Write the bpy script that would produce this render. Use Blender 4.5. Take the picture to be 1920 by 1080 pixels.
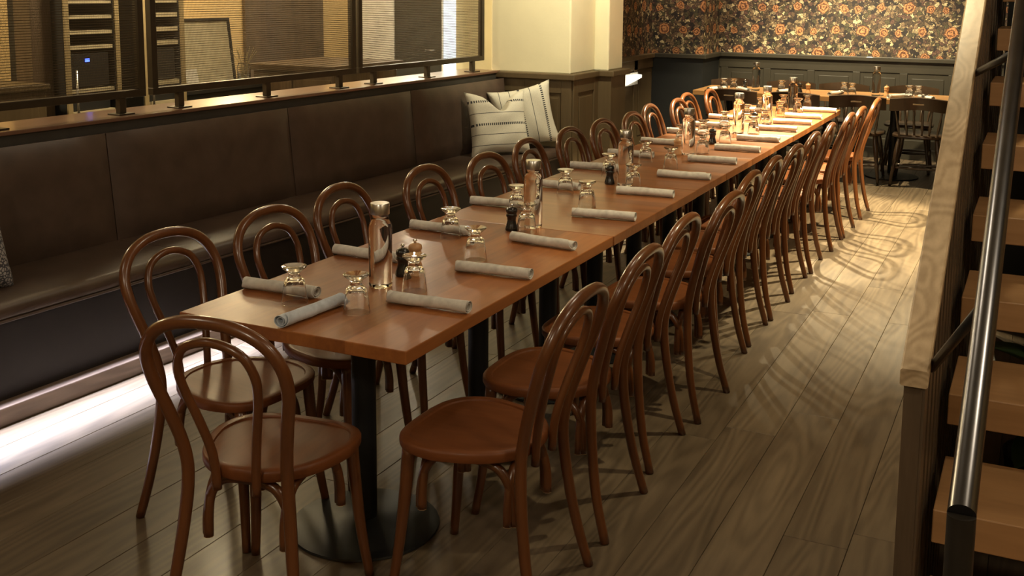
import bpy, bmesh, math, random
from mathutils import Vector, Matrix
random.seed(7)
PI = math.pi
scene = bpy.context.scene
COL = scene.collection
for o in list(bpy.data.objects):
    bpy.data.objects.remove(o)

# ------------------------------------------------------------------ camera
F, PX, PY = 2042.41, 968.15, 262.70
YAW, PITCH, ROLL = 0.4511, 0.1375, 0.0076
cam_d = bpy.data.cameras.new('camera')
cam = bpy.data.objects.new('camera', cam_d)
COL.objects.link(cam)
cam_d.sensor_width = 36.0
cam_d.lens = F / 1920 * 36.0
cam_d.shift_x = (960 - PX) / 1920
cam_d.shift_y = (PY - 540) / 1920
cam_d.clip_start = 0.05
fw = Vector((-math.sin(YAW) * math.cos(PITCH), math.cos(YAW) * math.cos(PITCH), -math.sin(PITCH)))
rt = Vector((math.cos(YAW), math.sin(YAW), 0))
up = rt.cross(fw)
r2 = rt * math.cos(ROLL) + up * math.sin(ROLL)
u2 = -rt * math.sin(ROLL) + up * math.cos(ROLL)
M = Matrix((r2, u2, -fw)).transposed().to_4x4()
M.translation = Vector((1.4663, -2.3677, 1.7001))
cam.matrix_world = M
scene.camera = cam

# ------------------------------------------------------------------ light
scene.view_settings.view_transform = 'Standard'
scene.view_settings.look = 'None'
scene.view_settings.gamma = 1.0
scene.view_settings.use_curve_mapping = False
scene.view_settings.exposure = 0.55

world = bpy.data.worlds.new('world')
scene.world = world
world.use_nodes = True
world.node_tree.nodes['Background'].inputs[0].default_value = (1.0, 0.86, 0.66, 1)
world.node_tree.nodes['Background'].inputs[1].default_value = 0.03

WARM = (1.0, 0.74, 0.42)
WARM2 = (1.0, 0.83, 0.50)


def spot(loc, target, power, size=70, blend=0.5, radius=0.04, color=WARM):
    d = bpy.data.lights.new('ceiling_spot', 'SPOT')
    d.energy = power
    d.spot_size = math.radians(size)
    d.spot_blend = blend
    d.shadow_soft_size = radius
    d.color = color
    o = bpy.data.objects.new('ceiling_spot', d)
    COL.objects.link(o)
    o.location = loc
    o.rotation_euler = (Vector(target) - Vector(loc)).to_track_quat('-Z', 'Y').to_euler()
    return o


def bulb(loc, power, radius=0.12, color=(1.0, 0.85, 0.64)):
    d = bpy.data.lights.new('room_and_fill_bulb', 'POINT')
    d.energy = power
    d.shadow_soft_size = radius
    d.color = color
    o = bpy.data.objects.new('room_and_fill_bulb', d)
    COL.objects.link(o)
    o.location = loc
    return o


# bright spots over the far end of the table
spot((-0.45, 6.25, 2.68), (-0.40, 5.85, 0.75), 1000, 66, 0.28, 0.03, WARM2)
# lamps near the far end aimed back along the aisle: throw the chair-back shadows across the floor
spot((-0.95, 5.6, 2.68), (0.70, 3.75, 0.0), 120, 44, 0.7, 0.025, WARM2)
spot((-0.95, 6.9, 2.68), (0.75, 5.0, 0.0), 300, 46, 0.5, 0.025, WARM2)
# track over the aisle: lights the floor beside and under the chairs
spot((1.05, 5.6, 2.68), (0.62, 5.2, 0.0), 800, 88, 0.6, 0.03, WARM2)
spot((1.05, 3.7, 2.68), (0.55, 3.7, 0.0), 85, 76, 0.8, 0.03, WARM2)
spot((1.05, 1.9, 2.68), (0.60, 2.0, 0.0), 80, 88, 0.9, 0.03, WARM2)
spot((-0.5, 7.5, 2.68), (-0.3, 8.2, 0.75), 420, 95, 0.5, 0.04, WARM2)
# pillar
spot((-1.15, 4.7, 2.72), (-1.95, 5.6, 1.35), 130, 80, 0.8, 0.05, (1.0, 0.90, 0.62))
# wallpaper washers
for wx in (-1.9, -1.1, -0.3, 0.5):
    spot((wx, 8.35, 2.72), (wx + 0.02, 9.35, 1.35), 64, 95, 0.8, 0.06, (1.0, 0.82, 0.56))
# unseen bulbs added as soft ambient fill over the room
bulb((0.5, -2.9, 2.5), 38)
bulb((-1.5, -1.6, 2.5), 13)
bulb((2.6, -1.2, 2.5), 26)
bulb((0.3, 1.2, 2.6), 11)
bulb((-1.6, 2.6, 2.6), 10)
bulb((2.1, 0.4, 2.6), 16)  # added above the stairs to brighten treads and knee wall
# side room behind the screens
bulb((-4.7, 1.0, 2.35), 85, 0.12, (1.0, 0.80, 0.46))
bulb((-5.0, 5.2, 2.35), 105, 0.12, (1.0, 0.76, 0.40))
bulb((-3.5, 3.2, 2.35), 80, 0.12, (1.0, 0.80, 0.48))  # added fill in front of the racks, lifts shelf edges and picture
bulb((-4.4, 7.3, 2.35), 95, 0.12, (1.0, 0.86, 0.60))


# ------------------------------------------------------------------ helpers
def new_mat(name):
    m = bpy.data.materials.new(name)
    m.use_nodes = True
    nt = m.node_tree
    b = nt.nodes['Principled BSDF']
    return m, nt, b


def N(nt, typ, **kw):
    n = nt.nodes.new(typ)
    for k, v in kw.items():
        setattr(n, k, v)
    return n


def setin(n, idx, v):
    n.inputs[idx].default_value = v


def L(nt, a, b):
    nt.links.new(a, b)


def ramp(nt, stops, interp='LINEAR'):
    r = N(nt, 'ShaderNodeValToRGB')
    r.color_ramp.interpolation = interp
    els = r.color_ramp.elements
    while len(els) > 1:
        els.remove(els[-1])
    els[0].position = stops[0][0]
    els[0].color = (*stops[0][1], 1)
    for p, c in stops[1:]:
        e = els.new(p)
        e.color = (*c, 1)
    return r


def math_n(nt, op, a=None, b=None, clamp=False):
    n = N(nt, 'ShaderNodeMath', operation=op)
    n.use_clamp = clamp
    for i, v in enumerate((a, b)):
        if v is None:
            continue
        if isinstance(v, (int, float)):
            n.inputs[i].default_value = v
        else:
            L(nt, v, n.inputs[i])
    return n.outputs[0]


def plain(name, color, rough=0.5, metal=0.0, coat=0.0, bump=0.0, bscale=200, var=0.12, spec=0.5):
    m, nt, b = new_mat(name)
    tc = N(nt, 'ShaderNodeTexCoord')
    no = N(nt, 'ShaderNodeTexNoise')
    setin(no, 'Scale', bscale * 0.06)
    setin(no, 'Detail', 5)
    L(nt, tc.outputs['Object'], no.inputs['Vector'])
    c0 = tuple(max(0, c * (1 - var)) for c in color)
    c1 = tuple(min(1, c * (1 + var)) for c in color)
    r = ramp(nt, [(0.3, c0), (0.7, c1)])
    L(nt, no.outputs['Fac'], r.inputs[0])
    L(nt, r.outputs[0], b.inputs['Base Color'])
    b.inputs['Roughness'].default_value = rough
    b.inputs['Metallic'].default_value = metal
    b.inputs['Coat Weight'].default_value = coat
    b.inputs['Specular IOR Level'].default_value = spec
    if bump > 0:
        n2 = N(nt, 'ShaderNodeTexNoise')
        setin(n2, 'Scale', bscale)
        setin(n2, 'Detail', 4)
        L(nt, tc.outputs['Object'], n2.inputs['Vector'])
        bp = N(nt, 'ShaderNodeBump')
        setin(bp, 'Strength', bump)
        setin(bp, 'Distance', 0.002)
        L(nt, n2.outputs['Fac'], bp.inputs['Height'])
        L(nt, bp.outputs[0], b.inputs['Normal'])
    return m


def wood(name, dark, light, axis='Y', scale=6.0, rough=0.35, coat=0.2, strips=None, objvar=0.0, ring=0.0, bump=0.12, spec=0.5):
    """stretched-noise wood; grain runs along axis. strips=(axis, width) adds glued board tones."""
    m, nt, b = new_mat(name)
    tc = N(nt, 'ShaderNodeTexCoord')
    mp = N(nt, 'ShaderNodeMapping')
    sc = {'X': (0.09, 1, 1), 'Y': (1, 0.09, 1), 'Z': (1, 1, 0.09)}[axis]
    mp.inputs['Scale'].default_value = sc
    vec = tc.outputs['Object']
    oi = N(nt, 'ShaderNodeObjectInfo')
    if objvar > 0:
        cmb = N(nt, 'ShaderNodeCombineXYZ')
        k = math_n(nt, 'MULTIPLY', oi.outputs['Random'], 37.0)
        for i in range(3):
            L(nt, k, cmb.inputs[i])
        ad = N(nt, 'ShaderNodeVectorMath', operation='ADD')
        L(nt, vec, ad.inputs[0])
        L(nt, cmb.outputs[0], ad.inputs[1])
        vec = ad.outputs[0]
    L(nt, vec, mp.inputs['Vector'])
    n1 = N(nt, 'ShaderNodeTexNoise')
    setin(n1, 'Scale', scale)
    setin(n1, 'Detail', 7)
    setin(n1, 'Roughness', 0.62)
    setin(n1, 'Distortion', 0.6)
    L(nt, mp.outputs[0], n1.inputs['Vector'])
    n2 = N(nt, 'ShaderNodeTexNoise')
    setin(n2, 'Scale', scale * 9)
    setin(n2, 'Detail', 3)
    L(nt, mp.outputs[0], n2.inputs['Vector'])
    f = math_n(nt, 'MULTIPLY', n1.outputs['Fac'], 0.72)
    f2 = math_n(nt, 'MULTIPLY', n2.outputs['Fac'], 0.28)
    f = math_n(nt, 'ADD', f, f2)
    if ring > 0:
        # cathedral grain: contour lines of a smooth stretched noise
        n3 = N(nt, 'ShaderNodeTexNoise')
        setin(n3, 'Scale', scale * 0.55)
        setin(n3, 'Detail', 2.2)
        L(nt, mp.outputs[0], n3.inputs['Vector'])
        s = math_n(nt, 'MULTIPLY', n3.outputs['Fac'], 120.0)
        s = math_n(nt, 'SINE', s)
        s = math_n(nt, 'MULTIPLY', s, ring)
        f = math_n(nt, 'ADD', f, s)
    if objvar > 0:
        v = math_n(nt, 'SUBTRACT', oi.outputs['Random'], 0.5)
        v = math_n(nt, 'MULTIPLY', v, objvar)
        f = math_n(nt, 'ADD', f, v)
    if strips:
        sep = N(nt, 'ShaderNodeSeparateXYZ')
        L(nt, tc.outputs['Object'], sep.inputs[0])
        q = math_n(nt, 'DIVIDE', sep.outputs['XYZ'.index(strips[0])], strips[1])
        q = math_n(nt, 'FLOOR', q)
        wn = N(nt, 'ShaderNodeTexWhiteNoise', noise_dimensions='1D')
        L(nt, q, wn.inputs['W'])
        v = math_n(nt, 'SUBTRACT', wn.outputs['Value'], 0.5)
        v = math_n(nt, 'MULTIPLY', v, 0.22)
        f = math_n(nt, 'ADD', f, v)
    mid = tuple((a + c) / 2 for a, c in zip(dark, light))
    r = ramp(nt, [(0.25, dark), (0.5, mid), (0.75, light)])
    L(nt, f, r.inputs[0])
    L(nt, r.outputs[0], b.inputs['Base Color'])
    b.inputs['Roughness'].default_value = rough
    b.inputs['Coat Weight'].default_value = coat
    b.inputs['Coat Roughness'].default_value = 0.15
    b.inputs['Specular IOR Level'].default_value = spec
    if bump:
        bp = N(nt, 'ShaderNodeBump')
        setin(bp, 'Strength', bump)
        setin(bp, 'Distance', 0.002)
        L(nt, f, bp.inputs['Height'])
        L(nt, bp.outputs[0], b.inputs['Normal'])
    return m


def glass_mat(name, ior=1.45, color=(1, 1, 1), rough=0.0):
    m, nt, b = new_mat(name)
    b.inputs['Base Color'].default_value = (*color, 1)
    b.inputs['Roughness'].default_value = rough
    b.inputs['IOR'].default_value = ior
    b.inputs['Transmission Weight'].default_value = 1.0
    return m


def emit(name, color, strength):
    m, nt, b = new_mat(name)
    b.inputs['Base Color'].default_value = (*color, 1)
    b.inputs['Emission Color'].default_value = (*color, 1)
    b.inputs['Emission Strength'].default_value = strength
    return m


def mesh_obj(name, verts, faces, mat, parent=None, smooth=False, loc=None, rotz=0.0):
    me = bpy.data.meshes.new(name)
    me.from_pydata([tuple(v) for v in verts], [], faces)
    me.update()
    if smooth:
        for p in me.polygons:
            p.use_smooth = True
    me.materials.append(mat)
    o = bpy.data.objects.new(name, me)
    COL.objects.link(o)
    if parent:
        o.parent = parent
    if loc:
        o.location = loc
    o.rotation_euler[2] = rotz
    return o


class MB:
    """collects shapes into one mesh"""

    def __init__(self):
        self.v = []
        self.f = []

    def add(self, verts, faces):
        k = len(self.v)
        self.v += [tuple(p) for p in verts]
        self.f += [tuple(i + k for i in fc) for fc in faces]
        return self

    def box(self, x0, x1, y0, y1, z0, z1, ch=0.0):
        if ch <= 0:
            vs = [(x, y, z) for z in (z0, z1) for y in (y0, y1) for x in (x0, x1)]
            fs = [(0, 2, 3, 1), (4, 5, 7, 6), (0, 1, 5, 4), (2, 6, 7, 3), (0, 4, 6, 2), (1, 3, 7, 5)]
            return self.add(vs, fs)
        bm = bmesh.new()
        bmesh.ops.create_cube(bm, size=1)
        for v in bm.verts:
            v.co = Vector(((x0 + x1) / 2 + v.co.x * (x1 - x0), (y0 + y1) / 2 + v.co.y * (y1 - y0),
                           (z0 + z1) / 2 + v.co.z * (z1 - z0)))
        bmesh.ops.bevel(bm, geom=list(bm.edges), offset=ch, segments=2, profile=0.5, affect='EDGES')
        return self.bm(bm)

    def bm(self, bm):
        bm.verts.index_update()
        vs = [v.co.copy() for v in bm.verts]
        fs = [tuple(v.index for v in f.verts) for f in bm.faces]
        bm.free()
        return self.add(vs, fs)

    def tube(self, pts, radii, n=10, caps=True):
        pts = [Vector(p) for p in pts]
        if isinstance(radii, (int, float)):
            radii = [radii] * len(pts)
        ts = []
        for i in range(len(pts)):
            a = pts[max(i - 1, 0)]
            c = pts[min(i + 1, len(pts) - 1)]
            ts.append((c - a).normalized())
        ref = Vector((0, 0, 1)) if abs(ts[0].z) < 0.9 else Vector((1, 0, 0))
        nrm = (ref - ts[0] * ref.dot(ts[0])).normalized()
        vs = []
        for i, p in enumerate(pts):
            nrm = (nrm - ts[i] * nrm.dot(ts[i])).normalized()
            bn = ts[i].cross(nrm)
            for k in range(n):
                a = 2 * PI * k / n
                vs.append(p + (nrm * math.cos(a) + bn * math.sin(a)) * radii[i])
        fs = []
        for i in range(len(pts) - 1):
            for k in range(n):
                k2 = (k + 1) % n
                fs.append((i * n + k, i * n + k2, (i + 1) * n + k2, (i + 1) * n + k))
        if caps:
            fs.append(tuple(range(n - 1, -1, -1)))
            q = (len(pts) - 1) * n
            fs.append(tuple(q + k for k in range(n)))
        return self.add(vs, fs)

    def lathe(self, prof, n=24, center=(0, 0, 0), rfun=None):
        cx, cy, cz = center
        vs, rings = [], []
        for r, z in prof:
            if r < 1e-6:
                rings.append([len(vs)])
                vs.append((cx, cy, cz + z))
            else:
                ring = []
                for k in range(n):
                    a = 2 * PI * k / n
                    rr = r * (rfun(a, z) if rfun else 1)
                    ring.append(len(vs))
                    vs.append((cx + rr * math.cos(a), cy + rr * math.sin(a), cz + z))
                rings.append(ring)
        fs = []
        for A, B in zip(rings[:-1], rings[1:]):
            for k in range(n):
                k2 = (k + 1) % n
                if len(A) == 1 and len(B) > 1:
                    fs.append((A[0], B[k2], B[k]))
                elif len(B) == 1 and len(A) > 1:
                    fs.append((A[k], A[k2], B[0]))
                elif len(A) > 1:
                    fs.append((A[k], A[k2], B[k2], B[k]))
        return self.add(vs, fs)

    def prism(self, poly, z0, z1, axis='Z'):
        n = len(poly)
        def P(a, c, z):
            return {'Z': (a, c, z), 'X': (z, a, c), 'Y': (a, z, c)}[axis]
        vs = [P(a, c, z0) for a, c in poly] + [P(a, c, z1) for a, c in poly]
        fs = [tuple(range(n - 1, -1, -1)), tuple(range(n, 2 * n))]
        for i in range(n):
            j = (i + 1) % n
            fs.append((i, j, n + j, n + i))
        return self.add(vs, fs)

    def build(self, name, mat, parent=None, smooth=False, loc=None, rotz=0.0, auto=None):
        o = mesh_obj(name, self.v, self.f, mat, parent, smooth, loc, rotz)
        bm = bmesh.new()
        bm.from_mesh(o.data)
        bmesh.ops.recalc_face_normals(bm, faces=bm.faces)
        if auto is not None:
            ang = math.radians(auto)
            for f in bm.faces:
                f.smooth = True
            for e in bm.edges:
                if len(e.link_faces) == 2 and e.calc_face_angle(0) > ang:
                    e.smooth = False
        bm.to_mesh(o.data)
        bm.free()
        return o


def smooth_path(pts, sub=6):
    """Catmull-Rom through pts"""
    P = [Vector(p) for p in pts]
    P = [P[0] * 2 - P[1]] + P + [P[-1] * 2 - P[-2]]
    out = []
    for i in range(1, len(P) - 2):
        for s in range(sub):
            t = s / sub
            a, b, c, d = P[i - 1:i + 3]
            out.append(0.5 * ((2 * b) + (c - a) * t + (2 * a - 5 * b + 4 * c - d) * t * t
                              + (-a + 3 * b - 3 * c + d) * t ** 3))
    out.append(P[-2])
    return out


def empty(name, loc=(0, 0, 0), rotz=0.0):
    o = bpy.data.objects.new(name, None)
    o.empty_display_size = 0.05
    COL.objects.link(o)
    o.location = loc
    o.rotation_euler[2] = rotz
    return o


def tag(o, label=None, cat=None, group=None, kind=None):
    if label:
        o['label'] = label
    if cat:
        o['category'] = cat
    if group:
        o['group'] = group
    if kind:
        o['kind'] = kind
    return o


def struct(o, label=None, cat=None):
    return tag(o, label, cat, None, 'structure')


def copy_tree(o, parent=None):
    c = o.copy()
    COL.objects.link(c)
    c.parent = parent
    for ch in list(o.children):
        copy_tree(ch, c)
    return c


ORD = ['nearest', 'second', 'third', 'fourth', 'fifth', 'sixth', 'seventh', 'eighth', 'ninth', 'tenth',
       'eleventh', 'twelfth', 'thirteenth', 'fourteenth']


def nth(i):
    return 'nearest the viewer' if i == 0 else ORD[i] + ' from the near end'


# ------------------------------------------------------------------ materials
M_floor = wood('oak_floor', (0.066, 0.046, 0.028), (0.168, 0.124, 0.078), 'Y', 7, 0.40, 0.05, None, 0.16, 0.09)
M_sub = plain('subfloor', (0.03, 0.025, 0.02), 0.9)
M_table = wood('table_wood_long', (0.150, 0.044, 0.010), (0.38, 0.136, 0.036), 'Y', 7, 0.42, 0.05, ('X', 0.098), 0.0, spec=0.3)
M_table2 = wood('table_wood_cross', (0.142, 0.045, 0.012), (0.36, 0.135, 0.040), 'X', 7, 0.36, 0.15, ('Y', 0.09), 0.0)
M_chair = wood('bentwood', (0.080, 0.026, 0.0072), (0.165, 0.056, 0.0165), 'Z', 9, 0.30, 0.35, None, 0.10, 0, 0.03)
M_seat = wood('chair_seat_wood', (0.105, 0.031, 0.008), (0.20, 0.064, 0.018), 'Y', 8, 0.50, 0.04, None, 0.10, 0, 0.03, 0.3)
M_cut = plain('end_grain', (0.45, 0.30, 0.16), 0.7)
M_black = plain('black_metal', (0.012, 0.013, 0.014), 0.45, 0.3)
M_leather = plain('brown_leather', (0.074, 0.048, 0.035), 0.42, 0, 0.0, 0.18, 160, 0.18)
M_darkpanel = plain('dark_bench_panel', (0.018, 0.014, 0.012), 0.5)
M_wains = wood('wainscot_brown', (0.075, 0.050, 0.022), (0.125, 0.086, 0.042), 'Z', 7, 0.5, 0.05, None, 0.06)
M_wainsdark = plain('wainscot_dark', (0.030, 0.026, 0.017), 0.5, 0, 0.05, 0.05, 120, 0.1)
M_navy = plain('navy_black_panel', (0.0065, 0.0075, 0.0078), 0.6)
M_cream = plain('cream_plaster', (0.76, 0.71, 0.50), 0.85, 0, 0, 0.25, 60, 0.04)
M_tan = plain('tan_wall', (0.50, 0.36, 0.17), 0.85, 0, 0, 0.1, 60, 0.06)
M_ceil = plain('ceiling_paint', (0.32, 0.28, 0.20), 0.9)
M_bronze = plain('bronze_frame', (0.055, 0.042, 0.026), 0.4, 0.6)
M_wire = plain('bronze_wire', (0.075, 0.055, 0.030), 0.45, 0.5)
M_ledge = wood('ledge_wood', (0.11, 0.055, 0.032), (0.19, 0.10, 0.062), 'Y', 8, 0.28, 0.3)
M_steel = plain('brushed_steel', (0.62, 0.60, 0.56), 0.28, 1.0)
M_chrome = plain('chrome', (0.8, 0.8, 0.8), 0.12, 1.0)
M_napkin = None
M_glass = glass_mat('clear_glass', 1.45)
M_bottle = glass_mat('water_filled_glass', 1.33)
M_millb = plain('black_lacquer', (0.012, 0.011, 0.010), 0.25, 0, 0.4)
M_millw = plain('pale_turned_wood', (0.50, 0.27, 0.12), 0.4, 0, 0.2)
M_dchair = wood('dark_stained_wood', (0.022, 0.013, 0.007), (0.055, 0.032, 0.018), 'Z', 9, 0.28, 0.5, None, 0.0, 0, 0.02)
M_fartable = wood('far_table_wood', (0.30, 0.15, 0.055), (0.48, 0.26, 0.10), 'X', 7, 0.35, 0.2, ('Y', 0.1))
M_ash = wood('ash_handrail', (0.34, 0.245, 0.14), (0.60, 0.46, 0.29), 'Y', 9, 0.45, 0.05, None, 0, 0.10)
M_stairdark = wood('dark_stair_wood', (0.045, 0.030, 0.017), (0.135, 0.092, 0.056), 'Z', 14, 0.45, 0.1, None, 0.12)
M_tread = wood('stair_tread_wood', (0.22, 0.112, 0.042), (0.37, 0.205, 0.088), 'X', 8, 0.42, 0.1, None, 0.06)
M_leaf = plain('green_leaf', (0.10, 0.17, 0.06), 0.4)
M_white = plain('white_paint', (0.80, 0.78, 0.72), 0.6)
M_rack = plain('black_rack', (0.014, 0.014, 0.014), 0.5)


def napkin_mat(name, c):
    m, nt, b = new_mat(name)
    tc = N(nt, 'ShaderNodeTexCoord')
    no = N(nt, 'ShaderNodeTexNoise')
    setin(no, 'Scale', 38)
    setin(no, 'Detail', 8)
    L(nt, tc.outputs['Object'], no.inputs['Vector'])
    r = ramp(nt, [(0.3, tuple(x * 0.78 for x in c)), (0.7, tuple(min(1, x * 1.12) for x in c))])
    L(nt, no.outputs['Fac'], r.inputs[0])
    L(nt, r.outputs[0], b.inputs['Base Color'])
    b.inputs['Roughness'].default_value = 0.9
    b.inputs['Sheen Weight'].default_value = 0.2
    n2 = N(nt, 'ShaderNodeTexNoise')
    setin(n2, 'Scale', 700)
    L(nt, tc.outputs['Object'], n2.inputs['Vector'])
    bp = N(nt, 'ShaderNodeBump')
    setin(bp, 'Strength', 0.35)
    setin(bp, 'Distance', 0.001)
    L(nt, n2.outputs['Fac'], bp.inputs['Height'])
    L(nt, bp.outputs[0], b.inputs['Normal'])
    return m


M_napkin = napkin_mat('grey_linen', (0.62, 0.59, 0.53))


def wallpaper_mat():
    m, nt, b = new_mat('floral_wallpaper')
    tc = N(nt, 'ShaderNodeTexCoord')
    sep = N(nt, 'ShaderNodeSeparateXYZ')
    L(nt, tc.outputs['Object'], sep.inputs[0])
    # along-wall coordinate: x + y works on walls that face either way
    ax = math_n(nt, 'ADD', sep.outputs[0], sep.outputs[1])
    cmb = N(nt, 'ShaderNodeCombineXYZ')
    L(nt, ax, cmb.inputs[0])
    L(nt, sep.outputs[2], cmb.inputs[1])
    flat = cmb.outputs[0]
    # warp
    wn = N(nt, 'ShaderNodeTexNoise')
    setin(wn, 'Scale', 26)
    setin(wn, 'Detail', 3)
    L(nt, flat, wn.inputs['Vector'])
    sub = N(nt, 'ShaderNodeVectorMath', operation='SUBTRACT')
    L(nt, wn.outputs['Color'], sub.inputs[0])
    sub.inputs[1].default_value = (0.5, 0.5, 0.5)
    sca = N(nt, 'ShaderNodeVectorMath', operation='SCALE')
    L(nt, sub.outputs[0], sca.inputs[0])
    sca.inputs['Scale'].default_value = 0.055
    wadd = N(nt, 'ShaderNodeVectorMath', operation='ADD')
    L(nt, flat, wadd.inputs[0])
    L(nt, sca.outputs[0], wadd.inputs[1])
    # leaves: voronoi cells coloured at random, dark gaps
    def leaves(scale, thresh):
        v = N(nt, 'ShaderNodeTexVoronoi', voronoi_dimensions='2D', feature='F1')
        setin(v, 'Scale', scale)
        L(nt, wadd.outputs[0], v.inputs['Vector'])
        e = N(nt, 'ShaderNodeTexVoronoi', voronoi_dimensions='2D', feature='DISTANCE_TO_EDGE')
        setin(e, 'Scale', scale)
        L(nt, wadd.outputs[0], e.inputs['Vector'])
        s = N(nt, 'ShaderNodeSeparateColor')
        L(nt, v.outputs['Color'], s.inputs[0])
        mask = math_n(nt, 'GREATER_THAN', e.outputs['Distance'], thresh)
        return v, s, mask
    v1, s1, m1 = leaves(27, 0.055)
    cr = ramp(nt, [(0.0, (0.014, 0.010, 0.010)), (0.24, (0.055, 0.038, 0.022)), (0.42, (0.10, 0.066, 0.040)),
                   (0.54, (0.055, 0.050, 0.026)), (0.66, (0.155, 0.108, 0.062)), (0.78, (0.085, 0.045, 0.034)),
                   (0.88, (0.24, 0.19, 0.11)), (0.955, (0.46, 0.40, 0.24))], 'CONSTANT')
    L(nt, s1.outputs[0], cr.inputs[0])
    # each leaf gets light and dark strokes
    wv = N(nt, 'ShaderNodeTexNoise')
    setin(wv, 'Scale', 95)
    setin(wv, 'Detail', 2)
    setin(wv, 'Distortion', 1.5)
    L(nt, flat, wv.inputs['Vector'])
    sr = ramp(nt, [(0.36, (0.25, 0.22, 0.20)), (0.50, (0.95, 0.95, 0.95)), (0.64, (1.7, 1.65, 1.5))])
    L(nt, wv.outputs['Fac'], sr.inputs[0])
    mul = N(nt, 'ShaderNodeMix', data_type='RGBA', blend_type='MULTIPLY')
    mul.inputs['Factor'].default_value = 1.0
    L(nt, cr.outputs[0], mul.inputs['A'])
    L(nt, sr.outputs[0], mul.inputs['B'])
    base = N(nt, 'ShaderNodeMix', data_type='RGBA')
    L(nt, m1, base.inputs['Factor'])
    base.inputs['A'].default_value = (0.012, 0.008, 0.009, 1)
    L(nt, mul.outputs['Result'], base.inputs['B'])
    # veins / light strokes
    v2, s2, m2 = leaves(62, 0.15)
    pick = math_n(nt, 'GREATER_THAN', s2.outputs[1], 0.87)
    pick = math_n(nt, 'MULTIPLY', pick, m2)
    st = N(nt, 'ShaderNodeMix', data_type='RGBA')
    L(nt, pick, st.inputs['Factor'])
    L(nt, base.outputs['Result'], st.inputs['A'])
    st.inputs['B'].default_value = (0.36, 0.30, 0.17, 1)
    # roses in half-drop rows
    RW, RH = 0.85, 0.24
    wsep = N(nt, 'ShaderNodeSeparateXYZ')
    L(nt, wadd.outputs[0], wsep.inputs[0])
    zz = math_n(nt, 'ADD', wsep.outputs[1], 0.02)
    row = math_n(nt, 'DIVIDE', zz, RH)
    rowi = math_n(nt, 'FLOOR', row)
    vv = math_n(nt, 'SUBTRACT', row, rowi)
    vv = math_n(nt, 'SUBTRACT', vv, 0.5)
    vv = math_n(nt, 'MULTIPLY', vv, RH)
    uu = math_n(nt, 'DIVIDE', wsep.outputs[0], RW)
    uu = math_n(nt, 'ADD', uu, math_n(nt, 'MULTIPLY', rowi, 0.48))
    uu = math_n(nt, 'FRACT', uu)
    best = None
    for uc, rad, dz in ((0.12, 0.062, 0.0), (0.365, 0.045, -0.012), (0.53, 0.038, -0.018), (0.80, 0.045, 0.006)):
        du = math_n(nt, 'MULTIPLY', math_n(nt, 'SUBTRACT', uu, uc), RW)
        dv = math_n(nt, 'SUBTRACT', vv, dz)
        d = math_n(nt, 'SQRT', math_n(nt, 'ADD', math_n(nt, 'MULTIPLY', du, du), math_n(nt, 'MULTIPLY', dv, dv)))
        d = math_n(nt, 'DIVIDE', d, rad)
        best = d if best is None else math_n(nt, 'MINIMUM', best, d)
    rmask = math_n(nt, 'LESS_THAN', best, 1.0)
    pet = N(nt, 'ShaderNodeTexNoise')
    setin(pet, 'Scale', 75)
    setin(pet, 'Detail', 2)
    setin(pet, 'Distortion', 2.5)
    L(nt, flat, pet.inputs['Vector'])
    pr = ramp(nt, [(0.40, (0.030, 0.012, 0.008)), (0.49, (0.16, 0.052, 0.020)), (0.57, (0.33, 0.125, 0.042)), (0.66, (0.50, 0.27, 0.12))])
    pa = math_n(nt, 'MULTIPLY', best, 13.0)
    pb = math_n(nt, 'MULTIPLY', pet.outputs['Fac'], 9.0)
    pa = math_n(nt, 'SINE', math_n(nt, 'ADD', pa, pb))
    pa = math_n(nt, 'MULTIPLY_ADD', pa, 0.14)
    pa.node.inputs[2].default_value = 0.53
    L(nt, pa, pr.inputs[0])
    fin = N(nt, 'ShaderNodeMix', data_type='RGBA')
    L(nt, rmask, fin.inputs['Factor'])
    L(nt, st.outputs['Result'], fin.inputs['A'])
    L(nt, pr.outputs[0], fin.inputs['B'])
    L(nt, fin.outputs['Result'], b.inputs['Base Color'])
    b.inputs['Roughness'].default_value = 0.6
    return m


M_paper = wallpaper_mat()

# ------------------------------------------------------------------ setting: floor, ceiling, walls
BTH = -math.atan(0.045)          # the bench line runs a little askew of the tables
BO = (-2.14, 0, 0)               # origin of the bench frame: u across (towards tables), v along


def bench_pt(u, v, z=0.0):
    c, s = math.cos(BTH), math.sin(BTH)
    return (BO[0] + u * c - v * s, BO[1] + u * s + v * c, z)


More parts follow.
